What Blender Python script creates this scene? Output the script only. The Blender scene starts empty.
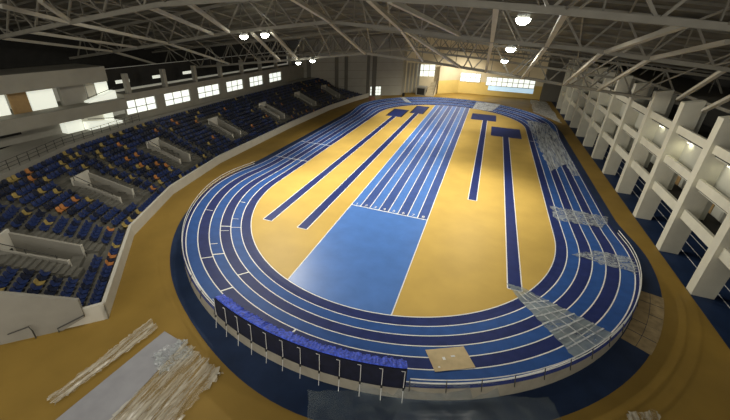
import bpy, math, random
from mathutils import Vector, Matrix
random.seed(7)
COL = bpy.context.scene.collection
PI = math.pi
ORD = ['zeroth','first','second','third','fourth','fifth','sixth','seventh','eighth','ninth','tenth','eleventh','twelfth','thirteenth',
 'fourteenth','fifteenth','sixteenth','seventeenth','eighteenth','nineteenth','twentieth']
TENS = {2:'twenty',3:'thirty',4:'forty',5:'fifty',6:'sixty',7:'seventy',8:'eighty',9:'ninety'}
TENTH = {3:'thirtieth',4:'fortieth',5:'fiftieth',6:'sixtieth',7:'seventieth',8:'eightieth',9:'ninetieth'}
def nth(n):
    if n <= 20: return ORD[n]
    if n >= 100: return 'hundredth' if n == 100 else 'hundred-and-' + nth(n-100)
    return TENTH[n//10] if n % 10 == 0 else TENS[n//10] + '-' + ORD[n % 10]

# ---------------------------------------------------------------- materials
def mat(name, col, rough=.6, var=.15, scale=3.0, bump=0.0, spec=.4, metal=0.0, emit=None, estr=0.0, col2=None, detail=4.0, coat=0.0):
    m = bpy.data.materials.new(name); m.use_nodes = True
    nt = m.node_tree; b = nt.nodes['Principled BSDF']
    b.inputs['Roughness'].default_value = rough
    b.inputs['Metallic'].default_value = metal
    b.inputs['Specular IOR Level'].default_value = spec
    if coat: b.inputs['Coat Weight'].default_value = coat
    geo = nt.nodes.new('ShaderNodeNewGeometry')
    nz = nt.nodes.new('ShaderNodeTexNoise'); nz.inputs['Scale'].default_value = scale; nz.inputs['Detail'].default_value = detail
    nt.links.new(geo.outputs['Position'], nz.inputs['Vector'])
    rp = nt.nodes.new('ShaderNodeValToRGB')
    c2 = col2 or tuple(min(1, c*(1+var)) for c in col)
    c1 = tuple(c*(1-var) for c in col)
    rp.color_ramp.elements[0].position = .3; rp.color_ramp.elements[1].position = .7
    rp.color_ramp.elements[0].color = (*c1, 1); rp.color_ramp.elements[1].color = (*c2, 1)
    nt.links.new(nz.outputs['Fac'], rp.inputs['Fac']); nt.links.new(rp.outputs['Color'], b.inputs['Base Color'])
    if bump:
        bp = nt.nodes.new('ShaderNodeBump'); bp.inputs['Strength'].default_value = bump
        nt.links.new(nz.outputs['Fac'], bp.inputs['Height']); nt.links.new(bp.outputs['Normal'], b.inputs['Normal'])
    if emit:
        b.inputs['Emission Color'].default_value = (*emit, 1); b.inputs['Emission Strength'].default_value = estr
    return m

def plastic_mat(name, alpha, tint, scale, lo=.45, hi=1.7, stretch=None):
    """crumpled clear polythene: partly see-through, milky where it folds, glossy"""
    m = bpy.data.materials.new(name); m.use_nodes = True
    nt = m.node_tree; b = nt.nodes['Principled BSDF']
    geo = nt.nodes.new('ShaderNodeNewGeometry')
    nz = nt.nodes.new('ShaderNodeTexNoise'); nz.inputs['Scale'].default_value = scale; nz.inputs['Detail'].default_value = 6
    nz.inputs['Distortion'].default_value = 1.2
    if stretch:
        mp = nt.nodes.new('ShaderNodeMapping'); mp.inputs['Scale'].default_value = stretch
        nt.links.new(geo.outputs['Position'], mp.inputs['Vector']); nt.links.new(mp.outputs['Vector'], nz.inputs['Vector'])
        nz.inputs['Distortion'].default_value = .4
    else: nt.links.new(geo.outputs['Position'], nz.inputs['Vector'])
    rp = nt.nodes.new('ShaderNodeValToRGB')
    rp.color_ramp.elements[0].position = .36; rp.color_ramp.elements[0].color = (alpha*lo,)*3 + (1,)
    rp.color_ramp.elements[1].position = .66; rp.color_ramp.elements[1].color = (min(1, alpha*hi),)*3 + (1,)
    nt.links.new(nz.outputs['Fac'], rp.inputs['Fac'])
    nt.links.new(rp.outputs['Color'], b.inputs['Alpha'])
    b.inputs['Base Color'].default_value = (*tint, 1); b.inputs['Roughness'].default_value = .28
    b.inputs['Specular IOR Level'].default_value = .6
    bp = nt.nodes.new('ShaderNodeBump'); bp.inputs['Strength'].default_value = .7
    nt.links.new(nz.outputs['Fac'], bp.inputs['Height']); nt.links.new(bp.outputs['Normal'], b.inputs['Normal'])
    return m

M = dict(
 yellow = mat('mustard_floor', (.262,.165,.036), .55, .10, .35, .02, .15),
 infield = mat('infield_yellow', (.54,.365,.095), .5, .07, .3, .02, .15),
 navy = mat('apron_navy', (.015,.030,.075), .55, .2, .5, .02, .18),
 lane_dark = mat('lane_dark_blue', (.022,.034,.135), .5, .14, 1.2, .02, .12),
 lane_blue = mat('lane_blue', (.030,.090,.295), .5, .12, 1.2, .02, .12),
 sprint_blue = mat('sprint_blue', (.075,.185,.50), .4, .08, .6, .02),
 sprint_dark = mat('sprint_dark', (.050,.090,.27), .4, .12, .8, .02),
 runway = mat('runway_navy', (.020,.032,.14), .5, .1, 1, .02, .2),
 white = mat('line_white', (.80,.80,.78), .5, .04, 2),
 black = mat('black_edge', (.012,.012,.014), .6, .2, 3),
 bankwall = mat('bank_wall_beige', (.33,.30,.235), .6, .12, 1.2, .03),
 wallpaint = mat('parapet_white', (.60,.575,.50), .6, .05, 1.0, .02),
 concrete = mat('stand_concrete', (.125,.120,.102), .8, .2, 1.2, .05),
 greywall = mat('grey_render', (.30,.285,.245), .75, .06, .8, .02),
 facade = mat('facade_grey', (.27,.255,.21), .8, .08, .6, .02),
 panel = mat('pale_panel', (.37,.355,.30), .7, .06, .4, .02),
 panel_dark = mat('dark_panel', (.15,.142,.118), .75, .08, .4, .02),
 pillar = mat('pillar_cream', (.57,.55,.455), .7, .06, .8, .02),
 gallery = mat('gallery_wall', (.46,.455,.39), .75, .08, .5, .02),
 dark = mat('dark_void', (.018,.017,.015), .8, .2, 1),  # near-black base puts the shade of unlit voids and recesses into the colour
 steel = mat('truss_steel', (.20,.187,.152), .5, .12, .8, .02),
 steel_l = mat('brace_steel', (.38,.358,.295), .5, .10, .8, .02),
 steel_d = mat('purlin_steel', (.135,.126,.10), .55, .15, .8),
 deck = mat('roof_deck', (.090,.084,.066), .8, .45, .5, .1),
 rail = mat('rail_white', (.72,.72,.70), .35, .05, 2, 0, .5),
 rail_d = mat('rail_dark', (.045,.043,.038), .5, .1, 2),
 seat_b = mat('seat_blue', (.018,.034,.118), .45, .2, 4),
 seat_n = mat('seat_navy', (.012,.017,.040), .5, .2, 4),
 seat_y = mat('seat_yellow', (.34,.255,.085), .45, .15, 4),
 seat_o = mat('seat_orange', (.45,.19,.06), .45, .15, 4),
 lit = mat('lit_white_wall', (.75,.76,.68), .7, .05, 1, emit=(.95,.98,.84), estr=.55),  # emission puts the brightness of lit walls into the material
 lit_dim = mat('lit_white_wall_dim', (.60,.58,.50), .7, .08, 1, emit=(.9,.85,.7), estr=.10),  # weaker copy, dim wall light put in as emission
 glass = mat('lit_window', (.7,.74,.7), .25, .25, 1.2, emit=(.95,1,.9), estr=.9, detail=6),
 glass_b = mat('blue_window', (.45,.6,.72), .2, .15, .8, emit=(.55,.78,.95), estr=.6),
 tan = mat('tan_board', (.34,.22,.095), .7, .12, 1.5),
 beige = mat('beige_lit', (.52,.44,.29), .7, .06, .5, emit=(.8,.65,.38), estr=.06),  # slight emission stands in for light falling on the far walls
 dado = mat('yellow_dado', (.62,.45,.14), .7, .05, .5),
 card = mat('cardboard', (.56,.44,.25), .8, .12, 1.5, .05),
 ply = mat('brown_board', (.34,.255,.135), .8, .25, 1.5, .05),
 foam = mat('foam_blue', (.05,.10,.72), .6, .6, 6, .3),
 net = mat('barrier_black', (.006,.008,.024), .75, .4, 2, .05),
 lamp = mat('lamp_lens', (1,1,.95), .3, 0, 1, emit=(1,1,.9), estr=40),
 lamp_s = mat('small_lamp_lens', (1,1,.85), .3, 0, 1, emit=(1,.97,.75), estr=9),
 lampb = mat('lamp_body', (.12,.12,.11), .5, .1, 3),
 mattress = mat('grey_matting', (.31,.31,.335), .6, .08, 1.0, .03),
 brown = mat('reddish_brown', (.25,.13,.09), .7, .1, 2),
 film = plastic_mat('clear_film', .40, (.50,.54,.55), 2.2),
 film_t = plastic_mat('clear_film_thin', .26, (.30,.36,.40), .7, .6, 1.4),
 film_w = plastic_mat('milky_film', .62, (.66,.68,.68), 1.6, .6, 1.5),
 film_y = plastic_mat('film_bundle', .36, (.66,.62,.52), 3.2, .25, 1.9, (1.6,.16,1)),
 film_s = plastic_mat('film_smooth', .50, (.36,.42,.42), .5, .8, 1.25),
 film_l = plastic_mat('film_along', .52, (.62,.66,.67), 2.4, .5, 1.6, (1.5,.14,1)),
)

# ---------------------------------------------------------------- mesh helpers
class MB:
    def __init__(s): s.v = []; s.f = []
    def add(s, v, f):
        o = len(s.v); s.v += [tuple(p) for p in v]; s.f += [tuple(i+o for i in q) for q in f]; return s
    def quad(s, a, b, c, d): return s.add([a,b,c,d], [(0,1,2,3)])
    def hexa(s, p): return s.add(p, [(3,2,1,0),(4,5,6,7),(0,1,5,4),(1,2,6,5),(2,3,7,6),(3,0,4,7)])
    def box(s, x0, x1, y0, y1, z0, z1):
        return s.hexa([(x0,y0,z0),(x1,y0,z0),(x1,y1,z0),(x0,y1,z0),(x0,y0,z1),(x1,y0,z1),(x1,y1,z1),(x0,y1,z1)])
    def prism(s, plan, z0, z1):
        n = len(plan)
        za = z0 if isinstance(z0, (list,tuple)) else [z0]*n; zb = z1 if isinstance(z1, (list,tuple)) else [z1]*n
        v = [(p[0],p[1],za[i]) for i,p in enumerate(plan)] + [(p[0],p[1],zb[i]) for i,p in enumerate(plan)]
        f = [tuple(range(n-1,-1,-1)), tuple(range(n,2*n))] + [(i,(i+1)%n,n+(i+1)%n,n+i) for i in range(n)]
        return s.add(v, f)
    def tube(s, pts, r, n=6, r2=None, closed=False, rot=0):
        pts = [Vector(p) for p in pts]; rings = []; N_ = len(pts)
        for i,p in enumerate(pts):
            if closed: t = pts[(i+1)%N_]-pts[i-1]
            else: t = (pts[min(i+1,N_-1)]-pts[max(i-1,0)])
            t.normalize(); up = Vector((0,0,1)) if abs(t.z) < .95 else Vector((0,1,0))
            a = t.cross(up).normalized(); b = a.cross(t).normalized()
            rings.append([p + a*math.cos(2*PI*k/n+rot)*r + b*math.sin(2*PI*k/n+rot)*(r2 or r) for k in range(n)])
        v = [q for R in rings for q in R]; f = []
        for i in range(N_ if closed else N_-1):
            j = (i+1)%N_
            for k in range(n): f.append((i*n+k, i*n+(k+1)%n, j*n+(k+1)%n, j*n+k))
        if not closed:
            f.append(tuple(range(n-1,-1,-1))); f.append(tuple((N_-1)*n+k for k in range(n)))
        return s.add(v, f)
    def beam(s, a, b, w=.2, h=.25):  # box section member
        return s.tube([a,b], w*.7071, 4, h*.7071, rot=PI/4)
    def build(s, name, m, parent=None, smooth=False):
        me = bpy.data.meshes.new(name)
        off = Vector(parent_world(parent)) if parent else Vector((0,0,0))
        me.from_pydata([tuple(Vector(p)-off) for p in s.v], [], s.f); me.update()
        if isinstance(m, str): m = M[m]
        me.materials.append(m)
        if smooth:
            for p in me.polygons: p.use_smooth = True
        o = bpy.data.objects.new(name, me); COL.objects.link(o)
        if parent: o.parent = parent
        return o
def parent_world(o):
    l = Vector((0,0,0))
    while o is not None: l = l + Vector(o.location); o = o.parent
    return l
def tag(o, label, cat, group=None, kind=None):
    o['label'] = label; o['category'] = cat
    if group: o['group'] = group
    if kind: o['kind'] = kind
    return o
def thing(name, loc, label, cat, group=None, kind=None):
    o = bpy.data.objects.new(name, None); COL.objects.link(o); o.location = loc; o.empty_display_size = .2
    return tag(o, label, cat, group, kind)
def struct(o, label=None, cat=None):
    o['kind'] = 'structure'
    if label: o['label'] = label
    if cat: o['category'] = cat
    return o
# ---------------------------------------------------------------- shape of the oval: inner edge, normals, banking
CX,R0,YN,YF=-8.15,17.85,38.4,87.0
def sstep(a,b,x):
    t=max(0,min(1,(x-a)/(b-a))); return t*t*(3-2*t)
def infield():
    pts=[]
    for i in range(97):            # near bend, from right side clockwise to the left
        a=-math.pi*i/96            # angle 0 = +X, -pi/2 = -Y
        r=R0+.75*math.sin(a)**2
        pts.append((CX+r*math.cos(a),YN+r*math.sin(a)))
    for i in range(1,40): pts.append((CX-R0,YN+(YF-YN)*i/40))
    for i in range(97):
        a=math.pi-math.pi*i/96
        r=R0+.6*math.sin(a)**2
        pts.append((CX+r*math.cos(a),YF+r*math.sin(a)))
    for i in range(1,40): pts.append((CX+R0,YF-(YF-YN)*i/40))
    return pts
C0=infield(); NC=len(C0)
NRM=[]
for i in range(NC):
    a=C0[i-1]; b=C0[(i+1)%NC]; tx,ty=b[0]-a[0],b[1]-a[1]; l=math.hypot(tx,ty)
    n=(ty/l,-tx/l)
    if n[0]*(C0[i][0]-CX)+n[1]*(C0[i][1]-(YN if C0[i][1]<62 else YF))<0: n=(-n[0],-n[1])
    NRM.append(n)
BANKH=1.12
def bank(y):
    return max(1-sstep(32,46,y), sstep(80,92,y))
def tz(i,d):
    return bank(C0[i%NC][1])*BANKH*max(0,min(1,(d-.25)/6.35))
def tp(i,d,dz=0):
    i%=NC; p=C0[i]; n=NRM[i]
    return (p[0]+n[0]*d,p[1]+n[1]*d,tz(i,d)+dz)
def tpf(f,d,dz=0):
    i=int(math.floor(f)); t=f-i; a=tp(i,d,dz); b=tp(i+1,d,dz)
    return tuple(a[k]*(1-t)+b[k]*t for k in range(3))
def locate(x,y):
    """(index float, offset) of a plan point"""
    best=None
    for i in range(NC):
        a=C0[i]; b=C0[(i+1)%NC]; vx,vy=b[0]-a[0],b[1]-a[1]; L=vx*vx+vy*vy
        t=max(0,min(1,((x-a[0])*vx+(y-a[1])*vy)/L)); px,py=a[0]+t*vx,a[1]+t*vy
        d=math.hypot(x-px,y-py)
        if best is None or d<best[1]:
            n=NRM[i]; s=1 if (x-px)*n[0]+(y-py)*n[1]>=0 else -1
            best=(i+t,d,s)
    return best[0],best[1]*best[2]
def ground_z(x,y):
    f,d=locate(x,y)
    if d<0 or d>6.65: return 0
    i=int(f); t=f-i
    return tz(i,d)*(1-t)+tz(i+1,d)*t
WORLD = 1.2
EXPO = 0.18
SPOTS = [((-30.6,39.9,18.3),(-20,36,0),8000,120),((-27.4,39.9,18.6),(-12,37,0),20000,115),
         ((-31.7,55.0,13.8),(-20,60,0),5000,120),((-28.9,55.0,14.3),(-14,62,0),8000,120),
         ((1.46,29.9,20.8),(-7,32,0),6500,115),((1.53,43.9,18.2),(-5,48,0),8000,120),((1.4,53.2,15.6),(-3,46,0),7000,105),
         ((-12,72,14.6),(-12,78,0),9500,130),((-24,86,14.0),(-18,92,0),5000,130),((0,86,14.0),(-4,94,0),6000,130),((-12,104,13.8),(-12,106,0),8000,140),((-8,120,12.5),(-10,127,0),11000,140),((10,97,13.4),(13,108,0),2600,110),((-12,64,14.6),(-12,66,0),6000,130),  # added fill spots without fixtures, brightening the far half of the hall
         ((-24,23.5,20.0),(-42,26,4),5000,110),((-26,54.5,14.0),(-46,56,4),1500,120),((-22,12,20),(-24,12,0),4000,120),((0,44,18.2),(22,46,5),5500,95),((0,31,20.5),(21,36,6),2800,80),((2,66,14.2),(21,70,5),3500,100)]  # added fill spots without fixtures, for the stand, near floor and pillars
# ---------------------------------------------------------------- camera
F, PIT, YAW, ROL, CXP, CYP = 344.02, math.radians(24.883), math.radians(20.1586), math.radians(1.7488), 355.434, 185.059
fw = Vector((-math.sin(YAW)*math.cos(PIT), math.cos(YAW)*math.cos(PIT), -math.sin(PIT)))
rt = Vector((math.cos(YAW), math.sin(YAW), 0)); up = rt.cross(fw)
r2 = rt*math.cos(ROL) + up*math.sin(ROL); u2 = -rt*math.sin(ROL) + up*math.cos(ROL)
cam = bpy.data.cameras.new('camera'); camo = bpy.data.objects.new('camera', cam); COL.objects.link(camo)
camo.matrix_world = Matrix(((r2.x,u2.x,-fw.x,0),(r2.y,u2.y,-fw.y,0),(r2.z,u2.z,-fw.z,20.8),(0,0,0,1)))
cam.sensor_width = 36; cam.sensor_fit = 'HORIZONTAL'; cam.lens = F/730*36
cam.shift_x = (365-CXP)/730; cam.shift_y = (CYP-210)/730
cam.clip_end = 600; cam.clip_start = .1
bpy.context.scene.camera = camo
def project(p):
    d = Vector(p) - Vector((0,0,20.8)); z = d.dot(fw)
    if z < .1: return None
    return CXP + F*d.dot(r2)/z, CYP - F*d.dot(u2)/z, z

# ---------------------------------------------------------------- floors
struct(MB().box(-75, 19.85, -12, 150, -.3, 0).build('floor', 'yellow'))
struct(MB().box(19.85, 34, -12, 150, -.3, 0).build('floor_right', 'navy'))
for k, x in enumerate((22.3, 23.5, 24.7, 25.9)):
    struct(MB().box(x-.04, x+.04, 18, 120, 0, .008).build('trim_%d' % (k+1), 'white'))
def apron_d(i):
    x, y = C0[i]
    a = math.atan2(x-CX, YN-y); side = sstep(-.45, .1, a) if y < YN else (1 if x > CX else 0)
    o = 7.62 + (.25+.65*side)*max(1-sstep(38,46,y), 0)
    if y < YN: o += .5*math.exp(-((a-.02)/.28)**2)
    return o
mb = MB(); vs = []
for i in range(NC):
    p, n = C0[i], NRM[i]; e = apron_d(i)
    vs += [(p[0]+n[0]*6.3, p[1]+n[1]*6.3, .012), (p[0]+n[0]*e, p[1]+n[1]*e, .012)]
mb.add(vs, [(2*i, 2*i+1, (2*i+3) % (2*NC), (2*i+2) % (2*NC)) for i in range(NC)])
struct(mb.build('floor_apron', 'navy'))
mb = MB(); mb.add([(p[0],p[1],.01) for p in C0], [tuple(range(NC))])
struct(mb.build('floor_infield', 'infield'))

# ---------------------------------------------------------------- the oval track
track = thing('running_track', (CX, 62, 0), 'oval six-lane running track in alternating blues with banked bends', 'track', kind='structure')
def strip(d0, d1, dz, i0=0, i1=NC, nd=1):
    mb = MB(); n = i1-i0+1 if i1-i0 < NC else NC
    v = []
    for k in range(n):
        for j in range(nd+1): v.append(tp(i0+k, d0+(d1-d0)*j/nd, dz))
    w = nd+1; f = []
    for k in range(n if n == NC and i1-i0 >= NC else n-1):
        a, b = k, (k+1) % n
        for j in range(nd): f.append((a*w+j, a*w+j+1, b*w+j+1, b*w+j))
    return mb.add(v, f)
LW = 1.05
for k in range(6):
    o = strip(k*LW, (k+1)*LW, .02, nd=2).build('lane', 'lane_dark' if k % 2 == 0 else 'lane_blue', track)
    o['label'] = ('dark navy lane, ' if k % 2 == 0 else 'brighter blue lane, ') + nth(k+1) + ' from the inside'
strip(6*LW, 6.66, .02).build('outer_margin', 'lane_dark', track)
for k in range(7):
    strip(k*LW-.045, k*LW+.045, .034).build('lane_line', 'white', track)
mb = MB()
for i in range(NC):
    a = tp(i, 6.65); b = tp((i+1) % NC, 6.65)
    if max(a[2], b[2]) > .05:
        mb.quad((a[0],a[1],0), (b[0],b[1],0), (b[0],b[1],b[2]+.02), (a[0],a[1],a[2]+.02))
mb.build('bank_wall', 'bankwall', track)
for (f0, d0, f1, d1, w) in [(75,3.15,75,2.1,.14),(74.7,2.1,74.7,1.05,.09),(73.65,3.15,73.65,2.3,.07),(77.6,2.1,77.6,1.4,.07),(70.1,4.2,70.1,3.5,.08),
    (67.5,4.2,67.4,3.15,.14),(67,5.25,67,4.2,.10),(62,3.15,62,2.1,.12),(60.15,5.25,60.1,4.2,.12),(50.45,5.25,50.45,4.2,.12),(79.7,5.25,79.6,4.4,.07),
    (84,2.1,84,1.4,.07),(103.5,6.2,103.5,0,.09),(111,6.2,111,0,.09),(240,6.2,240,0,.09)]:
    t = w/.66/2
    a, b, c, d = tpf(f0-t,d0,.04), tpf(f0+t,d0,.04), tpf(f1+t,d1,.04), tpf(f1-t,d1,.04)
    MB().quad(a,b,c,d).build('lane_mark', 'white', track)

# white guard rail round the near bend
def guard(name, i0, i1, label, step=2.6):
    m = tp(int((i0+i1)//2), 6.6)
    t = thing(name, (m[0], m[1], 0), label, 'railing')
    for h in (.62, .30):
        MB().tube([tpf(i0+(i1-i0)*k/60, 6.55, h) for k in range(61)], .035, 6).build('rail_tube', 'rail', t)
    n = int((i1-i0)/step)
    for k in range(n+1):
        f = i0+(i1-i0)*k/n
        MB().tube([tpf(f, 6.75, -.25), tpf(f, 6.69, 0), tpf(f, 6.55, .64)], .03, 6).build('rail_post', 'rail_d', t)
    return t
guard('guard_rail', -2.2, 39.8, 'white two-bar guard rail round the right of the near bend')
guard('guard_rail', 57.8, 99, 'white two-bar guard rail round the left of the near bend')

# black barrier with blue foam on the near bend
c = tp(48, 6.7)
bar = thing('crash_barrier', (c[0], c[1], 0), 'black cloth safety barrier with bright blue foam on top, along the near bend', 'barrier')
B0, B1, BH = 40.1, 57.3, 1.55
NB = 40
v = []; f = []
rr = random.Random(3)
for k in range(NB+1):
    q = B0+(B1-B0)*k/NB
    v += [tpf(q,6.72,-.12), tpf(q,6.76,.7), tpf(q,6.72,BH), tpf(q,6.62,BH), tpf(q,6.62,.0)]
for k in range(NB):
    for j in range(4): f.append((k*5+j, k*5+5+j, k*5+6+j, k*5+j+1))
MB().add(v, f).build('black_cloth', 'net', bar)
v = []; f = []; NF = 150
for k in range(NF+1):
    q = B0+(B1-B0)*k/NF
    w = .55+.22*rr.random(); z = BH+.02+.05*rr.random()
    v += [tpf(q,6.66,BH-.06), tpf(q,6.60,z+.05), tpf(q,6.60-w*.6,z+.03*rr.random()), tpf(q,6.60-w,z-.12*rr.random()), tpf(q,6.5-w*.6,BH-.5)]
for k in range(NF):
    for j in range(4): f.append((k*5+j, k*5+5+j, k*5+6+j, k*5+j+1))
MB().add(v, f).build('foam_topping', 'foam', bar)
npost = 12
for k in range(npost):
    q = B0+.15+(B1-B0-.3)*k/(npost-1)
    po = MB().tube([tpf(q,7.02,-1.0), tpf(q,6.84,.2), tpf(q,6.80,BH-.05), tpf(q+.25,6.80,BH-.05)], .022, 6).build('barrier_post', 'rail', bar)
    MB().tube([tpf(q,6.9,.02), tpf(q,6.9,.16)], .07, 8).build('post_clamp', 'rail_d', po)

# ---------------------------------------------------------------- sprint straight
SX0, SX1, SY0, SY1 = -13.8, -4.08, 36.3, 104.6
def infield_y(x, near=True):
    best = None
    for i in range(NC):
        a, b = C0[i], C0[(i+1) % NC]
        if (a[0]-x)*(b[0]-x) <= 0 and a[0] != b[0]:
            y = a[1]+(b[1]-a[1])*(x-a[0])/(b[0]-a[0])
            if (y < 62) == near: best = y
    return best
spr = thing('sprint_straight', (-8.9, 62, 0), 'bright blue sprint straight of eight lanes down the middle of the infield', 'track', kind='structure')
xs = [SX0+(SX1-SX0)*k/16 for k in range(17)]
poly = [(x, infield_y(x)+.05, .02) for x in xs] + [(SX1, SY0, .02), (SX0, SY0, .02)]
MB().add(poly, [tuple(range(len(poly)))]).build('plain_apron', 'sprint_blue', spr)
w8 = (SX1-SX0)/8
for k in range(8):
    x0, x1 = SX0+k*w8, SX0+(k+1)*w8
    MB().quad((x0,SY0,.02),(x1,SY0,.02),(x1,infield_y(x1,False)-.05,.02),(x0,infield_y(x0,False)-.05,.02)).build('lane', 'sprint_blue' if k % 2 == 0 else 'sprint_dark', spr)
for k in range(9):
    x = SX0+k*w8; y0 = infield_y(x)+.05 if k in (0,8) else SY0
    MB().quad((x-.05,y0,.032),(x+.05,y0,.032),(x+.05,infield_y(x,False)-.05,.032),(x-.05,infield_y(x,False)-.05,.032)).build('lane_line', 'white', spr)
MB().quad((SX0,SY0-.07,.034),(SX1,SY0-.07,.034),(SX1,SY0+.07,.034),(SX0,SY0+.07,.034)).build('start_line', 'white', spr)
for k in range(8):
    cu = bpy.data.curves.new('lane_number', 'FONT'); cu.body = str(k+1); cu.size = .75; cu.align_x = 'CENTER'
    o = bpy.data.objects.new('lane_number', cu); COL.objects.link(o); cu.materials.append(M['white'])
    o.parent = spr; o.location = Vector((SX0+(k+.5)*w8, SY0+.3, .036)) - spr.location

# runways with their landing areas
def runway(x0, x1, y0, y1, pit, label, edge):
    t = thing('runway', ((x0+x1)/2, y0, 0), label, 'runway', kind='structure')
    MB().quad((x0,y0,.02),(x1,y0,.02),(x1,y1,.02),(x0,y1,.02)).build('runway_strip', 'runway', t)
    for x in (x0, x1): MB().quad((x-.05,y0,.03),(x+.05,y0,.03),(x+.05,y1,.03),(x-.05,y1,.03)).build('border_line', 'white', t)
    MB().quad((x0,y0-.06,.03),(x1,y0-.06,.03),(x1,y0+.04,.03),(x0,y0+.04,.03)).build('border_line', 'white', t)
    a, b, c_, d = pit
    MB().quad((a,c_,.024),(b,c_,.024),(b,d,.024),(a,d,.024)).build('landing_area', 'runway', t)
    if edge:
        for x in (a-.18, b+.18): MB().quad((x-.18,c_,.028),(x+.18,c_,.028),(x+.18,d,.028),(x-.18,d,.028)).build('black_edge', 'black', t)
runway(-21.9, -20.75, 28.8, 85.2, (-23.2,-19.7,85,94), 'navy runway nearest the left bend, ending in a black-edged pit', True)
runway(-17.4, -16.2, 28.8, 91.2, (-18.3,-15.3,91,101), 'navy runway beside the left of the sprint straight, ending in a black-edged pit', True)
runway(0, 1.12, 44, 91.6, (-2.9,3.2,91.5,98.7), 'shorter navy T-shaped runway right of the sprint straight', False)
runway(4.65, 5.85, 27.3, 78.2, (2.2,8.4,78,86.2), 'longer navy T-shaped runway nearest the right straight', False)
# ---------------------------------------------------------------- left: parapet, stand
PW = [Vector(p) for p in [(-24.0,11.7),(-32.3,20.6),(-36.3,29.5),(-38.4,41),(-39.1,64),(-38.8,84),(-37.2,98),(-35.5,106.5)]]
ST = [(PW[i+1]-PW[i]).normalized() for i in range(len(PW)-1)]
SN = [Vector((-t.y, t.x)) for t in ST]
MIT = [SN[0]*1.0]
for i in range(1, len(PW)-1):
    m = (SN[i-1]+SN[i]).normalized(); MIT.append(m/m.dot(SN[i]))
wd = Vector((-.761,-.649)); MIT.append(wd/wd.dot(SN[-1]))
def off(i, d): return PW[i]+MIT[i]*d
def on(seg, t, d): return off(seg, d).lerp(off(seg+1, d), t)
NSEG = len(PW)-1
# parapet: white wall with a rounded return at the near end
plan_in = [off(i, 0) for i in range(len(PW))]; plan_out = [off(i, .28) for i in range(len(PW))]
mb = MB()
for i in range(NSEG):
    mb.prism([plan_in[i], plan_in[i+1], plan_out[i+1], plan_out[i]], 0, 1.25)
e0 = PW[0]; e1 = PW[0]+SN[0]*2.7
mb.prism([e0, e0+ST[0]*.28, e1+ST[0]*.28, e1], 0, [1.5,1.5,1.25,1.25])
struct(mb.build('wall_parapet', 'wallpaint'), 'low cream parapet wall curving along the front of the stand', 'wall')

VOM = [(Vector((-30.9,14.2)), Vector((-.83,-.56)), 'first vomitory block from the near end of the stand, with a dark handrail'),
       (Vector((-37.3,24.0)), Vector((-.95,-.31)), 'second vomitory block from the near end of the stand'),
       (Vector((-40.6,36.0)), Vector((-.985,-.17)), 'third vomitory block from the near end of the stand'),
       (Vector((-41.9,49.5)), Vector((-1,-.03)), 'fourth vomitory block from the near end of the stand'),
       (Vector((-42.0,65.0)), Vector((-1,0)), 'fifth vomitory block from the near end, halfway along the stand'),
       (Vector((-41.9,80.3)), Vector((-1,.02)), 'second vomitory block from the far end of the stand'),
       (Vector((-40.9,93.6)), Vector((-.99,.12)), 'vomitory block at the far end of the stand')]
VOM = [(a, d.normalized(), l) for a, d, l in VOM]
def vom_uv(p):
    for k, (a, d, l) in enumerate(VOM):
        q = p-a; yield k, q.dot(d), q.dot(Vector((-d.y, d.x)))
def in_vom(p, r0=-.1, r1=4.6, w=1.0):
    return any(r0 < a < r1 and abs(b) < w for k, a, b in vom_uv(p))
ROWS = 14
def rowz(i): return .56+.39*i
mb = MB()
def rowd(i): return .28 if i == 0 else .13+.87*i
for r in range(ROWS):
    d0, d1, z = rowd(r), rowd(r+1), rowz(r); zb = 0 if r == 0 else rowz(r-1)
    for s in range(NSEG):
        n = max(1, int((off(s+1, d0)-off(s, d0)).length/.5))
        for k in range(n):
            t0, t1 = k/n, (k+1)/n
            if in_vom(on(s, (t0+t1)/2, (d0+d1)/2)): continue
            a, b, c_, d_ = on(s,t0,d0), on(s,t1,d0), on(s,t1,d1), on(s,t0,d1)
            mb.quad((a.x,a.y,z),(b.x,b.y,z),(c_.x,c_.y,z),(d_.x,d_.y,z))
            mb.quad((a.x,a.y,zb),(b.x,b.y,zb),(b.x,b.y,z),(a.x,a.y,z))
struct(mb.build('grandstand_terrace', 'concrete'), 'grey stepped concrete terrace of the left stand', 'terrace')
# near end wall of the stand (tall grey flank) with its hooked handrail
def endp(d): return PW[0]+SN[0]*d
pl = [(1.45,.0,.9),(1.45,0,2.35),(13.2,0,8.0),(13.2,0,0),(2.9,0,0)]
mb = MB(); vA = []; vB = []
prof = [(2.8,0),(1.3,.75),(1.3,2.35),(3.3,3.34),(5.05,4.2),(13.2,7.6),(13.2,0)]
for d, z in prof:
    p = endp(d)-ST[0]*.12; q = endp(d)+ST[0]*.16
    vA.append((p.x,p.y,z)); vB.append((q.x,q.y,z))
n = len(prof)
mb.add(vA+vB, [tuple(range(n)), tuple(range(2*n-1,n-1,-1))]+[(i,(i+1)%n,n+(i+1)%n,n+i) for i in range(n)])
struct(mb.build('wall_flank', 'greywall'), 'tall grey flank wall at the near end of the stand', 'wall')
pts = [endp(d)-ST[0]*.30 for d in (5.6,4.4,4.3)]
MB().tube([(pts[0].x,pts[0].y,.9),(pts[1].x,pts[1].y,1.15),(pts[2].x,pts[2].y,.75),(pts[2].x,pts[2].y,.02)], .045, 6).build('hooked_handrail', 'rail_d')
tag(bpy.data.objects['hooked_handrail'], 'short dark hooked handrail by the grey flank wall on the left', 'handrail')
a, b = endp(1.25)-ST[0]*.2, endp(3.0)-ST[0]*.2
o = MB().tube([(a.x,a.y,1.0),(b.x,b.y,.35),(b.x,b.y,0)], .05, 6).build('sloping_handrail', 'rail_d')
tag(o, 'dark sloping handrail between the flank wall and the parapet end', 'handrail')

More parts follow.
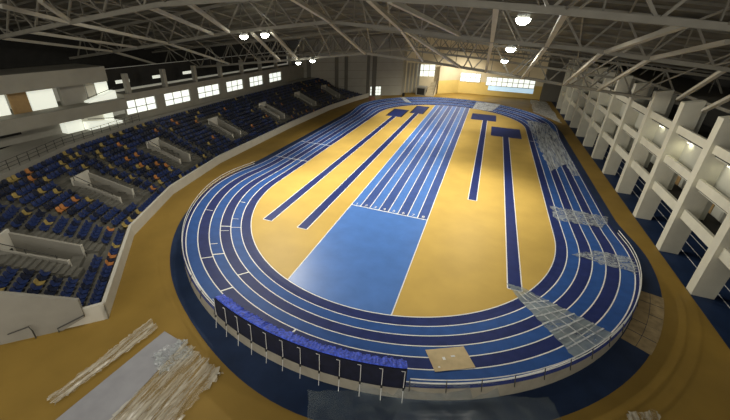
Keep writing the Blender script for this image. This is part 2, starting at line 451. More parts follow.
# vomitory blocks
for k, (a, d, lab) in enumerate(VOM):
    n = Vector((-d.y, d.x)); zf = 1.55; L = 4.5
    t = thing('vomitory', (a.x, a.y, 0), lab, 'entrance block', kind='thing')
    def P(u, w_, z): q = a+d*u+n*w_; return (q.x, q.y, z)
    for s in (-1, 1):
        w0, w1 = s*1.0, s*1.22
        ck = MB().hexa([P(-.2,w0,.3),P(L,w0,.3),P(L,w1,.3),P(-.2,w1,.3),P(-.2,w0,2.45),P(L,w0,4.35),P(L,w1,4.35),P(-.2,w1,2.45)]).build('cheek_wall', 'greywall', t)
        MB().hexa([P(-.3,w0,.5),P(-.2,w0,.5),P(-.2,w1,.5),P(-.3,w1,.5),P(-.3,w0,2.5),P(-.2,w0,2.5),P(-.2,w1,2.5),P(-.3,w1,2.5)]).build('white_edge', 'wallpaint', ck)
    o = MB().hexa([P(L,-1.22,.3),P(L+.2,-1.22,.3),P(L+.2,1.22,.3),P(L,1.22,.3),P(L,-1.22,4.65),P(L+.2,-1.22,4.65),P(L+.2,1.22,4.65),P(L,1.22,4.65)]).build('back_wall', 'wallpaint', t)
    MB().hexa([P(L-.05,-.7,1.15),P(L-.01,-.7,1.15),P(L-.01,.7,1.15),P(L-.05,.7,1.15),P(L-.05,-.7,3.1),P(L-.01,-.7,3.1),P(L-.01,.7,3.1),P(L-.05,.7,3.1)]).build('dark_doorway', 'dark', o)
    MB().hexa([P(-.2,-1,.3),P(L,-1,.3),P(L,1,.3),P(-.2,1,.3),P(-.2,-1,1.15),P(L,-1,1.15),P(L,1,1.15),P(-.2,1,1.15)]).build('passage_floor', 'concrete', t)
    s = 1
    hr = MB().tube([P(.4,1.1,2.9),P(L,1.1,5.0)], .035, 6)
    for u in (.5, 2.4, L-.1): hr.tube([P(u,1.1,2.4+u*.42),P(u,1.1,2.85+u*.46)], .03, 6)
    if k < 3: hr.build('handrail', 'rail_d', ck)
# aisle steps either side of each block
for k, (a, d, lab) in enumerate(VOM):
    n = Vector((-d.y, d.x)); mb = MB()
    for s in (-1, 1):
        for j in range(11):
            u = -1.3+.87*j*.5; w0, w1 = s*1.35, s*2.55
            q = a+d*(u+.25)+n*((w0+w1)/2)
            dd = max((q-PW[i]).dot(SN[i]) for i in range(NSEG))
            z = .95+.45*(dd-1.2)+.12
            pl_ = [a+d*u+n*w0, a+d*(u+.42)+n*w0, a+d*(u+.42)+n*w1, a+d*u+n*w1]
            mb.prism(pl_, z-.5, z+.1)
    struct(mb.build('aisle_steps', 'concrete'), 'grey aisle steps flanking the ' + lab.split(',')[0], 'steps')

# seats ------------------------------------------------------------
def seat_meshes():
    pan = MB(); prof = [(.21,.44),(.12,.405),(-.10,.40),(-.20,.43)]   # y forward, z
    n = len(prof)
    for x in (-.225, .225):
        pan.v += [(x, y, z) for y, z in prof] + [(x, y, z-.045) for y, z in prof]
    for j in range(n-1):
        pan.f += [(j, 2*n+j, 2*n+j+1, j+1), (n+j, n+j+1, 3*n+j+1, 3*n+j)]
    pan.f += [tuple(range(n))+tuple(range(2*n-1,n-1,-1)), tuple(range(2*n,3*n))+tuple(range(4*n-1,3*n-1,-1)), (0,n,3*n,2*n), (n-1,3*n-1,4*n-1,2*n-1)]
    pan.tube([(0,-.05,.0),(0,-.05,.36)], .035, 6)
    back = MB(); out = [(-.225,.42),(.225,.42),(.225,.70),(.16,.80),(-.16,.80),(-.225,.70)]
    k = len(out)
    def yy(z): return -.19-(z-.42)*.28
    back.v = [(x, yy(z), z) for x, z in out]+[(x, yy(z)-.045, z) for x, z in out]
    back.f = [tuple(range(k)), tuple(range(2*k-1,k-1,-1))]+[(i,(i+1)%k,k+(i+1)%k,k+i) for i in range(k)]
    return pan, back
PAN, BACK = seat_meshes()
spots = []
rs = random.Random(11)
for r in range(ROWS-1):
    dd = .33+.87*r+.42; cnt = 0
    for s in range(NSEG):
        L = (off(s+1,dd)-off(s,dd)).length; n = int((L-.3)/.56)
        ang = math.atan2(-SN[s].y, -SN[s].x)-PI/2
        for k in range(n):
            p = on(s, (.3+k*.56+.2)/L, dd); cnt += 1
            if in_vom(p, -1.6, 5.4, 2.65): continue
            if s == NSEG-1 and k > n-3: continue
            c_ = rs.random()
            near = p.y < 34  # farther seats lean navy, shade of the unlit stand put into their colours
            kind = 'y' if c_ < (.075 if near else .035) else 'o' if c_ < (.10 if near else .05) else 'n' if c_ < (.42 if near else .7) else 'b'
            gz = rowz(r)
            spots.append((p.x, p.y, gz, ang, kind, r, cnt))
def vis(sp):
    q = project((sp[0], sp[1], sp[2]+.5))
    if q is None or not (-3 < q[0] < 733 and -3 < q[1] < 423): return 1e9
    return q[2]
spots.sort(key=vis)
near_s, far_s = spots[:300], spots[300:]
CN = {'b':('seat_b','blue'),'n':('seat_n','dark navy'),'y':('seat_y','yellow'),'o':('seat_o','orange')}
protos = {}
def mesh_of(mb, name, m):
    me = bpy.data.meshes.new(name); me.from_pydata(mb.v, [], mb.f); me.update(); me.materials.append(M[m]); return me
for kk, (m, w) in CN.items(): protos[kk] = (mesh_of(PAN, 'seat_pan_'+w.replace(' ','_'), m), mesh_of(BACK, 'seat_backrest_'+w.replace(' ','_'), m))
for (x, y, z, a, kk, r, cnt) in near_s:
    t = thing('stadium_seat', (x, y, z), '%s plastic stadium seat, %s row up, %s place from the near flank wall' % (CN[kk][1], nth(r+1), nth(cnt)), 'seat', 'seats in the near part of the stand')
    t.rotation_euler = (0, 0, a)
    for nm, me in (('seat_pan', protos[kk][0]), ('backrest', protos[kk][1])):
        o = bpy.data.objects.new(nm, me); COL.objects.link(o); o.parent = t
bulk = {k: MB() for k in CN}
for (x, y, z, a, kk, r, cnt) in far_s:
    ca, sa = math.cos(a), math.sin(a)
    for src in (PAN, BACK):
        bulk[kk].add([(x+px*ca-py*sa, y+px*sa+py*ca, z+pz) for px, py, pz in src.v], src.f)
allb = MB(); idx = []
me = bpy.data.meshes.new('distant_seats')
for n_, k in enumerate(CN):
    idx += [n_]*len(bulk[k].f); allb.add(bulk[k].v, bulk[k].f)
me.from_pydata(allb.v, [], allb.f); me.update()
for k in CN: me.materials.append(M[CN[k][0]])
me.polygons.foreach_set('material_index', idx)
o = bpy.data.objects.new('distant_seats', me); COL.objects.link(o)
tag(o, 'rows of dark blue stadium seats filling the rest of the left stand', 'seats', kind='stuff')

# concourse kerb and railing at the back of the stand
def seg_range(i0, i1, d): return [off(i, d) for i in range(i0, i1+1)]
mb = MB()
for i in range(NSEG):
    a, b, c_, d_ = off(i,12.4), off(i+1,12.4), off(i+1,12.6), off(i,12.6)
    mb.prism([a,b,c_,d_], 5.2, 6.15)
struct(mb.build('trim_5', 'greywall'))
mb = MB()
for i in range(NSEG):
    mb.prism([off(i,12.6),off(i+1,12.6),off(i+1,19),off(i,19)], 5.8, 6.05)
struct(mb.build('floor_concourse', 'greywall'))
rl = thing('concourse_railing', (-47, 24, 6.05), 'dark grid railing along the lit concourse behind the near seats', 'railing')
RP = []
for s in range(0, 3):
    n = int((off(s+1,12.7)-off(s,12.7)).length/1.3)
    for k in range(n):
        p = on(s, k/n, 12.75)
        if p.y < 38.5: RP.append(p)
for h in (.35, .75, 1.12):
    MB().tube([(p.x,p.y,6.05+h) for p in RP], .03, 5).build('rail_bar', 'rail_d', rl)
for p in RP: MB().tube([(p.x,p.y,6.05),(p.x,p.y,7.2)], .035, 5).build('rail_post', 'rail_d', rl)

# ---------------------------------------------------------------- left facade
FX = -51.3
struct(MB().box(FX-6, FX, -8, 37.2, 8.15, 9.75).build('wall_balcony_front', 'facade'), 'grey balcony front over the concourse', 'wall')
struct(MB().box(FX-6, FX, -8, 35.2, 12.55, 14.6).build('wall_upper_band', 'facade'), 'broad grey band above the upper balcony', 'wall')
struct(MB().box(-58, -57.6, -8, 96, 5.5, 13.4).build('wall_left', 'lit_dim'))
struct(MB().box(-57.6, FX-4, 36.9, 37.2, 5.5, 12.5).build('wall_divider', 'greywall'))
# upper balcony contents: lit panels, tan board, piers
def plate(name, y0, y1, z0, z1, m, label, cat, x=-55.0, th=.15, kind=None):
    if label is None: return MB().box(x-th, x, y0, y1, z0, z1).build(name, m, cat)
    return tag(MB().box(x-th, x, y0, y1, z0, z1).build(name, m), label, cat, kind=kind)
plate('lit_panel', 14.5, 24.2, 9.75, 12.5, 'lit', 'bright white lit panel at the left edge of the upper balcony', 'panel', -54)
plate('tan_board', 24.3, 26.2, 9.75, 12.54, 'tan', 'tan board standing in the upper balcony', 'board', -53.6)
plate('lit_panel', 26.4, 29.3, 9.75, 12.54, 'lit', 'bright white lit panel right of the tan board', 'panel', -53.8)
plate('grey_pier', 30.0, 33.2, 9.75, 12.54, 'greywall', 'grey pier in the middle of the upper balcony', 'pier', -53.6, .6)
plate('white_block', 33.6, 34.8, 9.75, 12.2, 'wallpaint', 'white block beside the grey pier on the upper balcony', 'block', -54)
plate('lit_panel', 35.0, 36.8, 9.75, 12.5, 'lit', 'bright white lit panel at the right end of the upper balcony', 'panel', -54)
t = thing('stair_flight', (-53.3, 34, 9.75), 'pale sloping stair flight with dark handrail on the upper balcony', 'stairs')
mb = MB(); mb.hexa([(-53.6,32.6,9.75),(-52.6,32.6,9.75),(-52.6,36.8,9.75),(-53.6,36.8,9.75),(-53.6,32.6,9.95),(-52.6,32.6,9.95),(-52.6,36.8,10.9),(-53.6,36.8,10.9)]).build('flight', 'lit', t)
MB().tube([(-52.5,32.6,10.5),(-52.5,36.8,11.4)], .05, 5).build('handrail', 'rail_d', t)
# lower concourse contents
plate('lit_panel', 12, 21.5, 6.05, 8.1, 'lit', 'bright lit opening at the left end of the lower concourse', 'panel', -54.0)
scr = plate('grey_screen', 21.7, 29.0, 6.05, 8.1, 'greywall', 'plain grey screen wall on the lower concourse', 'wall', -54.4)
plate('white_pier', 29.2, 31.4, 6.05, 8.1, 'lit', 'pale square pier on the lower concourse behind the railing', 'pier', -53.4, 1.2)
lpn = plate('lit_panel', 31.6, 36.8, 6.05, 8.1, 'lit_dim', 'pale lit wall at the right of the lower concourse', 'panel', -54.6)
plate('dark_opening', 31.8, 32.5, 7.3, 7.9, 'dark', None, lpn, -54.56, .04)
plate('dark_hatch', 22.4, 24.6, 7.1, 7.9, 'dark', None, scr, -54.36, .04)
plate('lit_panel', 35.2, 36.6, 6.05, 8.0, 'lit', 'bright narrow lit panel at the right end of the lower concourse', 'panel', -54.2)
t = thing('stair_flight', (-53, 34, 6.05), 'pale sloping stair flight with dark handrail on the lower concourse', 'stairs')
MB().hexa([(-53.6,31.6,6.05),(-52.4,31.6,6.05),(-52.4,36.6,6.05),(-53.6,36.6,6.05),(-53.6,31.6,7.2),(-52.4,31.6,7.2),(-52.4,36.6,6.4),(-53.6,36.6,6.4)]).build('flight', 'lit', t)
MB().tube([(-52.3,31.6,7.7),(-52.3,36.6,6.9)], .05, 5).build('handrail', 'rail_d', t)
# wall with bright windows along the back of the far part of the stand
WB = [(37.3,42.9),(44.6,50.4),(52.3,58.3),(60.4,66.0),(68.3,73.6),(76.3,82.0)]
mb = MB(); y = 37.2
for (a, b) in WB:
    mb.box(FX-.9, FX-.6, y, a, 5.2, 9.25); mb.box(FX-.9, FX-.6, a, b, 5.2, 7.1); y = b
mb.box(FX-.9, FX-.6, y, 94, 5.2, 9.25)
struct(mb.build('wall_stand_back', 'facade'))
struct(MB().box(FX-3, FX-.3, 37.2, 92, 9.25, 10.3).build('wall_back_beam', 'facade'), 'grey beam over the bright windows behind the stand', 'wall')
for k, (a, b) in enumerate(WB):
    t = struct(thing('window_%d' % (k+1), (FX-.8, (a+b)/2, 7.1), 'bright %s window behind the stand, counted from the camera end' % nth(k+1), 'window'))
    MB().box(FX-.95, FX-.9, a, b, 7.1, 9.25).build('pane', 'glass', t)
    fr = MB()
    for y in (a+.08, (a*2+b)/3, (a+2*b)/3, b-.08): fr.box(FX-.88, FX-.78, y-.07, y+.07, 7.1, 9.25)
    fr.box(FX-.88, FX-.78, a, b, 7.95, 8.07)
    fr.build('window_frame', 'rail', t)
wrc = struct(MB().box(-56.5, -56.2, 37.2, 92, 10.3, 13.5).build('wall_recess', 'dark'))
for k in range(8):
    y = 38.5+k*6.9
    struct(MB().box(FX-1.2, FX-.5, y-.3, y+.3, 10.3, 13.2).build('pillar_recess', 'facade'))
    if k < 3: plate('recess_reflection', y+1.2, y+3.6, 11.2, 11.7, 'lit', None, wrc, -56.13, .07)  # glowing plates painted in for window-like reflections in the dark recess
# ---------------------------------------------------------------- far corner walls
BWP = [Vector((-53.2,94.0)), Vector((-44.0,102.2)), Vector((-36.0,108.6)), Vector((-27.2,115.6))]
TOPZ = [17.2, 17.8, 18.6, 18.8]
for i in range(3):
    a, b = BWP[i], BWP[i+1]; t_ = (b-a).normalized(); n_ = Vector((-t_.y, t_.x))
    struct(MB().prism([a, b, b+n_*.4, a+n_*.4], 0, [TOPZ[i],TOPZ[i+1],TOPZ[i+1],TOPZ[i]]).build('wall_far_corner', 'panel'))
    for q, w in ((.22,.10),(.93,.09)) if i < 2 else ((.12,.12),):
        p0, p1 = a.lerp(b, q-w/2)-n_*.25, a.lerp(b, q+w/2)-n_*.25
        struct(MB().prism([p0,p1,p1+n_*.25,p0+n_*.25], 0, 12.2+.3*i).build('pillar_far_corner', 'panel_dark'))
    for z in (3.2, 5.6, 8.0, 10.4):
        p0, p1 = a-n_*.02, b-n_*.02
        struct(MB().prism([p0,p1,p1+n_*.03,p0+n_*.03], z, z+.06).build('trim_joint', 'panel_dark'))
# lit gridded window low in the corner wall
a, b = BWP[2], BWP[3]; t_ = (b-a).normalized(); n_ = Vector((-t_.y, t_.x))
tw = struct(thing('window_7', ((a+t_*1.6).x, (a+t_*1.6).y, .3), 'small greenish white gridded window low in the far left corner', 'window'))
def WP(u, w, z): q = a+t_*u-n_*w; return (q.x,q.y,z)
MB().hexa([WP(.2,.06,.2),WP(3.9,.06,.2),WP(3.9,.03,.2),WP(.2,.03,.2),WP(.2,.06,3.0),WP(3.9,.06,3.0),WP(3.9,.03,3.0),WP(.2,.03,3.0)]).build('pane', 'glass', tw)
fr = MB()
for u in (.2,1.1,2.0,2.95,3.9): fr.tube([WP(u,.1,.2),WP(u,.1,3.0)], .06, 4)
for z in (.2,1.15,2.1,3.0): fr.tube([WP(.2,.1,z),WP(3.9,.1,z)], .06, 4)
fr.build('window_frame', 'panel', tw)
# recessed lit bay, stairs, end wall with windows
c0, c1, c2 = Vector((-27.2,115.6)), Vector((-27.4,121)), Vector((-16.2,126.5))
struct(MB().prism([c0, c0+Vector((-.4,0)), c1+Vector((-.4,0)), c1], 0, 18.6).build('wall_bay_side', 'panel'))
struct(MB().prism([c1, c1+Vector((0,.4)), c2+Vector((0,.4)), c2], 0, 18.3).build('wall_bay_back', 'beige'))
for k in range(4):
    p = c1.lerp(c2, .08+.10*k)
    struct(MB().box(p.x-.35, p.x+.35, p.y-.5, p.y, 0, 9.8).build('pillar_bay', 'panel'))
EY = 131
struct(MB().box(-18, 36, EY, EY+.4, 4.2, 17.9).build('wall_far', 'beige'))
struct(MB().box(-18, 36, EY-.1, EY+.3, 0, 4.2).build('wall_far_dado', 'dado'), 'yellow lit lower wall at the far end of the hall', 'wall')
struct(MB().box(16.5, 36, EY-2, EY-.1, 0, 17.5).build('wall_far_right', 'panel_dark'))
struct(MB().prism([(-16.4,124.5),(-10.2,EY-.2),(-10.2,EY+.2),(-16.6,125)], 0, 4.4).build('wall_stair_dado', 'dado'), 'yellow lit lower wall beside the far stairs', 'wall')
struct(MB().prism([(-16.4,124.5),(-10.2,EY-.2),(-10.2,EY+.2),(-16.6,125)], 4.4, 9.2).build('wall_stair', 'beige'), 'beige lit wall panel beside the far stairs', 'wall')
for k, (x0, x1, z0, z1, m, lab) in enumerate([(-9.9,-3.2,4.0,6.9,'glass','bright white window in the far end wall, left of the wide one'),(-1.2,14.1,3.3,6.1,'glass','wide bright window in the far end wall')]):
    t = struct(thing('window_%d' % (8+k), ((x0+x1)/2, EY, z0), lab, 'window'))
    MB().box(x0, x1, EY-.14, EY-.11, z0, z1).build('pane', m, t)
    fr = MB(); n = 4 if k == 0 else 9
    for j in range(n+1): x = x0+(x1-x0)*j/n; fr.box(x-.09, x+.09, EY-.24, EY-.14, z0, z1)
    for z in (z0, (z0+z1)/2, z1): fr.box(x0, x1, EY-.24, EY-.14, z-.08, z+.08)
    fr.build('window_frame', 'panel', t)
    if k == 1: MB().box(x0+1, x1, EY-.25, EY-.2, 1.7, 3.2).build('blue_pane', 'glass_b', t)
t = struct(thing('window_10', (-21, 124, 6), 'white lit window high above the far stairs', 'window'))
MB().prism([(-23.6,122.6),(-18.2,125.2),(-18.2,125.3),(-23.6,122.7)], 5.6, 9.4).build('pane', 'glass', t)
fr = MB()
for q in (0,.33,.66,1): fr.tube([(-23.6+5.4*q,122.55+2.6*q,5.6),(-23.6+5.4*q,122.55+2.6*q,9.4)], .09, 4)
fr.tube([(-23.6,122.55,7.5),(-18.2,125.15,7.5)], .09, 4); fr.build('window_frame', 'panel', t)
t = thing('far_staircase', (-17, 121, 0), 'pale staircase with black railing at the far end of the hall', 'stairs')
mb = MB()
for k in range(10): mb.box(-19.5+.1*k, -16.8, 118+.5*k, 118.5+.5*k, 0, .42*(k+1))
mb.build('steps', 'beige', t)
MB().box(-22.8, -19.6, 118.5, 122, 0, 2.7).build('stair_block', 'greywall', t)
MB().box(-22.4, -19.9, 118.45, 118.5, .2, 2.3).build('dark_hatch', 'dark', t)
rlm = MB()
for h in (.5, 1.0): rlm.tube([(-16.7,118,h+.4),(-16.7,123,h+4.3)], .07, 5)
for k in range(6): rlm.tube([(-16.7,118+k,.3+.79*k),(-16.7,118+k,1.45+.79*k)], .06, 5)
rlm.build('railing', 'rail_d', t)
o = MB().tube([(-25.9,113.9,.35),(-25.9,113.9,.95),(-25.9,113.9,1.45)], .42, 10).build('black_drum', 'black'); tag(o, 'small black drum standing by the pale far wall', 'drum')
bpy.data.objects['black_drum'].location.z = -.35
mb = MB(); mb.tube([(-32.6,101.2,0),(-32.6,101.2,.3),(-32.6,101.2,1.0),(-32.6,101.2,1.25)], .95, 14, .95)
o = mb.build('round_tub', 'brown'); tag(o, 'reddish brown round tub on the floor at the far end of the parapet', 'tub')

# ---------------------------------------------------------------- right: pillars and galleries
PY = [25.8, 33.3, 40.4, 48.0, 55.8, 63.4, 71.3, 79.1, 86.6, 94.6, 102.4, 110.2, 118]
PH = 14.2
for k, y in enumerate(PY):
    mb = MB(); h = .47
    prof = [(19.9,0),(21.55,0),(21.75,4.4),(21.75,PH+.4),(20.0,PH),(19.95,8.2)]
    n = len(prof)
    mb.add([(x,y-h,z) for x,z in prof]+[(x,y+h,z) for x,z in prof], [tuple(range(n)), tuple(range(2*n-1,n-1,-1))]+[(i,(i+1)%n,n+(i+1)%n,n+i) for i in range(n)])
    o = mb.build('pillar', 'pillar')
    tag(o, 'cream fin pillar of the right-hand gallery, %s from the camera end' % nth(k+1), 'pillar', 'fin pillars along the right side', 'structure')
LEV = [(4.1,5.1,23.6),(7.55,8.4,22.9),(11.0,11.8,24.5)]
for k in range(len(PY)-1):
    y0, y1 = PY[k]+.47, PY[k+1]-.47
    for j, (z0, z1, xb) in enumerate(LEV):
        o = MB().box(20.3, 20.6, y0, y1, z0, z1).build('gallery_parapet', 'pillar')
        tag(o, 'cream parapet beam, %s storey, %s bay from the camera' % (nth(j+1), nth(k+1)), 'parapet', 'parapets of the right-hand gallery', 'structure')
for j, (z0, z1, xb) in enumerate(LEV):
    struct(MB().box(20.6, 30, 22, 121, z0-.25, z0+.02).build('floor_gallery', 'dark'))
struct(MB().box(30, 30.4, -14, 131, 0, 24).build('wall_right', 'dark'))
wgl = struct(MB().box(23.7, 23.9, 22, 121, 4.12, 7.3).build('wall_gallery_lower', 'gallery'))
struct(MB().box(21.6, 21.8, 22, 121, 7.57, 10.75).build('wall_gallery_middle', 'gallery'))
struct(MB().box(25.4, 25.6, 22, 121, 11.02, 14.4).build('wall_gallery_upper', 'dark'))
for j, z in enumerate((7.3, 10.75)):
    struct(MB().box(20.65, 24, 22, 121, z-.12, z-.02).build('ceiling_gallery', 'gallery'))
struct(MB().box(21.75, 30, 22, 121, 14.2, 14.5).build('ceiling_gallery_roof', 'panel_dark'))
for k in range(len(PY)-1):
    y0, y1 = PY[k]+.47, PY[k+1]-.47
    struct(MB().box(21.6, 22.35, PY[k]-.12, PY[k]+.12, 4.12, 14.2).build('wall_bay_fin', 'gallery'))
    if k in (1,2,3): MB().box(23.62, 23.70, y0+1.4, y0+3.4, 4.12, 6.6).build('tan_door', 'tan', wgl)
for k, y in enumerate((38.6, 46.4, 54.0)):
    t = thing('gallery_light', (21.4, y, 10.3), 'small bright wall light under the gallery ceiling, %s from the camera' % nth(k+1), 'light')
    lb = MB().box(21.25, 21.61, y-.45, y+.45, 10.28, 10.42).build('light_body', 'lampb', t)
    MB().box(21.3, 21.56, y-.4, y+.4, 10.22, 10.28).build('lens', 'lamp_s', lb)
    l = bpy.data.lights.new('gallery_glow', 'AREA'); l.energy = 2 if k != 1 else 9; l.size = .6; l.color = (1,.95,.62)
    lo = bpy.data.objects.new('gallery_glow', l); COL.objects.link(lo); lo.location = (21.3, y, 10.1); lo.rotation_euler = (0, math.radians(-14), 0)

# ---------------------------------------------------------------- roof
CH = [(-14, [(-66,22),(-40,25.5),(-14,27.5),(6,26),(30,23.5)]),
      (8,  [(-66,18.2),(-52,20.2),(-39,22.2),(-26,24),(-13,25),(0,24.2),(11,23.2),(30,21.5)]),
      (24, [(-66,16.2),(-52,18.3),(-39.7,20.1),(-26.5,21.9),(-13,22.7),(-.6,22.1),(11,21.2),(30,19.6)]),
      (40, [(-66,14.5),(-45,17.6),(-33,19.5),(-18.4,21.1),(-9.9,20.5),(-1.2,19.8),(7.4,19.4),(18.9,18.25),(30,17)]),
      (56, [(-66,11.0),(-58.5,12.0),(-33.6,14.95),(-19.6,16.75),(-10,16.1),(-.2,15.2),(9,14.25),(20,13.2),(30,12.4)]),
      (74, [(-66,12.0),(-44,14.2),(-18,16.6),(0,15.6),(20,13.8),(30,13.2)]),
      (92, [(-66,12.4),(-44,14.2),(-16,16.4),(0,15.6),(20,14.0),(30,13.6)]),
      (112,[(-66,12.6),(-44,13.8),(-16,15.6),(0,15.2),(20,14.2),(30,13.8)]),
      (134,[(-66,12.8),(-44,13.6),(-16,15.0),(0,14.8),(20,14.3),(30,14)])]
def lin(P, x):
    for (a, za), (b, zb) in zip(P, P[1:]):
        if x <= b: return za+(zb-za)*(x-a)/(b-a)
    return P[-1][1]
DEPTH = {-14:3.2, 8:3.2, 24:3.2, 40:3.3, 56:3.6, 74:3.4, 92:3.2, 112:3, 134:2.6}
def chord(x, y):
    for (ya, A), (yb, B) in zip(CH, CH[1:]):
        if y <= yb: t = (y-ya)/(yb-ya); return lin(A,x)*(1-t)+lin(B,x)*t
    return lin(CH[-1][1], x)
def deckz(x, y):
    for (ya, A), (yb, B) in zip(CH, CH[1:]):
        if y <= yb: t = (y-ya)/(yb-ya); return chord(x,y)+(DEPTH[ya]*(1-t)+DEPTH[yb]*t)+.5
    return chord(x,y)+3.2
xs = [-66+2.4*k for k in range(41)]; ys = [-14+4*k for k in range(38)]
mb = MB()
mb.v = [(x, y, deckz(x,y)) for y in ys for x in xs]
nx = len(xs)
mb.f = [(j*nx+i, j*nx+i+1, (j+1)*nx+i+1, (j+1)*nx+i) for j in range(len(ys)-1) for i in range(nx-1)]
ceil_o = struct(mb.build('ceiling', 'deck'))
struct(MB().box(-66.4, -66, -14, 131, -.3, 24).build('wall_outer_left', 'dark'))
TN = {8:'roof truss nearest the camera at the left edge', 24:'nearest full roof truss crossing the top of the view', 40:'middle roof truss crossing the hall', 56:'lowest roof truss, cutting across the far walls', 74:'roof truss just behind the lowest one', 92:'far roof truss, second from the end wall', 112:'roof truss closest to the far end wall'}
TRUSS = {}
for y, P in CH:
    if y not in TN: continue
    t = TRUSS[y] = thing('roof_truss', (-14, y, lin(P,-14)), 'dark steel lattice ' + TN[y], 'truss')
    dp = DEPTH[y]
    MB().tube([(x,y,z) for x, z in P], .26, 4, .26, rot=PI/4).build('bottom_chord', 'steel', t)
    MB().tube([(x,y,z+dp) for x, z in P], .22, 4, .22, rot=PI/4).build('top_chord', 'steel', t)
    n = 18; x0, x1 = -64, 28; w = (x1-x0)/n
    for k in range(n):
        xa = x0+k*w; xm = xa+w/2; xb = xa+w
        MB().beam((xa,y,lin(P,xa)), (xm,y,lin(P,xm)+dp), .16, .16).build('web_member', 'steel', t)
        MB().beam((xm,y,lin(P,xm)+dp), (xb,y,lin(P,xb)), .16, .16).build('web_member', 'steel', t)
        MB().beam((xm,y,lin(P,xm)+dp), (xm,y,lin(P,xm)), .09, .09).build('web_member', 'steel_d', t)
BR = [((-23.65,24,22.2),(-32.87,40,19.55)),((-27.53,24,21.7),(-35.5,40,19.2)),((-14.1,24,22.5),(-18.4,40,21.1)),((-8.3,24,22.4),(-9.9,40,20.5)),
 ((-6.85,24,22.3),(-3.74,40,20.2)),((-.4,24,22.1),(-.5,40,19.75)),((3.24,24,21.8),(4.53,40,19.55)),((14.33,32,20.5),(13.1,40,18.85)),
 ((-43.8,40,17.7),(-46.9,56,13.5)),((-29.35,40,19.6),(-35.6,56,14.7)),((-26.5,40,19.9),(-32.1,56,15.2)),((-18.4,40,21.0),(-19.6,56,16.7)),((-9.86,40,20.45),(-10.1,56,16.1)),
 ((-9.4,40,20.4),(-4.5,56,15.6)),((-.5,40,19.7),(-.8,56,15.2)),((4.53,40,19.55),(4.2,56,14.6)),((13.1,40,18.85),(13.8,56,13.8)),((18.5,40,18.2),(20.2,49.8,14.25)),
 ((18.1,36,16.8),(20.2,44,14.1)),((-36,18,21.4),(-38.1,24,20.3)),((-38.1,24,20.3),(-43.8,40,17.75)),((-51.7,25,18.4),(-55.5,40,16.1)),((-55.5,40,16.1),(-62,56,11.7)),((-34.5,20,21.9),(-38.0,24,20.4)),
 ((-45,24,19.3),(-50,40,16.9)),((9,24,21.4),(9.5,40,19.2)),((22,24,20.2),(21.5,40,17.9)),((9.3,40,19.2),(9.6,56,14.2))]
BR.sort(key=lambda b: (b[1][1], b[1][0]))
cnt = {}
for a, b in BR:
    bay = 'from nearest to middle truss' if b[1] <= 40.5 and a[1] >= 24 else 'from middle to lowest truss' if b[1] > 40.5 else 'before the nearest truss'
    cnt[bay] = cnt.get(bay, 0)+1
    o = MB().beam(a, b, .34, .30).build('roof_brace', 'steel_l')
    tag(o, 'pale boxy roof brace %s, %s from the left' % (bay, nth(cnt[bay])), 'brace', 'sloping roof braces')
# upper-layer lattice rods tying truss tops, and purlins under the deck
k = 0
lat = []
for ya, yb in ((8,24),(24,40),(40,56),(56,74)):
    A = dict(CH)[ya]; B = dict(CH)[yb]
    for j in range(12):
        x = -58+7.2*j
        lat.append(((x,ya,lin(A,x)+DEPTH[ya]),(x+3.6,yb,lin(B,x+3.6)+DEPTH[yb]), ya, j))
        if ya < 56:
            lat.append(((x+7.2,ya,lin(A,x+7.2)+DEPTH[ya]),(x+3.6,yb,lin(B,x+3.6)+.1), ya, j))
for a, b, ya, j in lat:
    MB().beam(a, b, .13, .13).build('tie_rod', 'steel', TRUSS[ya])
for k in range(34):
    y = 6+k*2.3
    MB().tube([(x, y, deckz(x,y)-.12) for x in [-66+2.4*q for q in range(40)]], .10, 4, .15, rot=PI/4).build('purlin', 'steel_d', ceil_o)

# flood lights
LP = [((-30.6,40,19.1),'left of a pair under the middle truss'),((-27.4,40,19.4),'right of a pair under the middle truss'),((-31.7,55.6,14.6),'left of a pair under the lowest truss'),
      ((-28.9,55.6,15.1),'right of a pair under the lowest truss'),((1.46,30,21.5),'largest, at top centre right'),((1.53,44,18.9),'second along the row right of centre'),((1.4,54,16.9),'third along the row right of centre')]
for p, lab in LP:
    t = thing('flood_light', p, 'glaring white flood light, ' + lab, 'light')
    big = 1.0 if p[1] < 50 else .85
    hs = MB().tube([(p[0],p[1],p[2]+.42),(p[0],p[1],p[2]+.35),(p[0],p[1],p[2]+.06)], .42*big, 10).build('housing', 'lampb', t)
    ln = MB(); R = .50*big
    for i in range(7):
        f_ = PI/2*i/6-.001
        ln.v += [(p[0]+R*math.cos(f_)*math.cos(2*PI*q/14), p[1]+R*math.cos(f_)*math.sin(2*PI*q/14), p[2]+.08-R*.85*math.sin(f_)) for q in range(14)]
    ln.f = [(i*14+q, i*14+(q+1)%14, (i+1)*14+(q+1)%14, (i+1)*14+q) for i in range(6) for q in range(14)]
    ln.build('lens', 'lamp', hs)
    MB().tube([(p[0],p[1],p[2]+.4),(p[0],p[1],chord(p[0],p[1])+.3)], .05, 5).build('hanger', 'lampb', t)

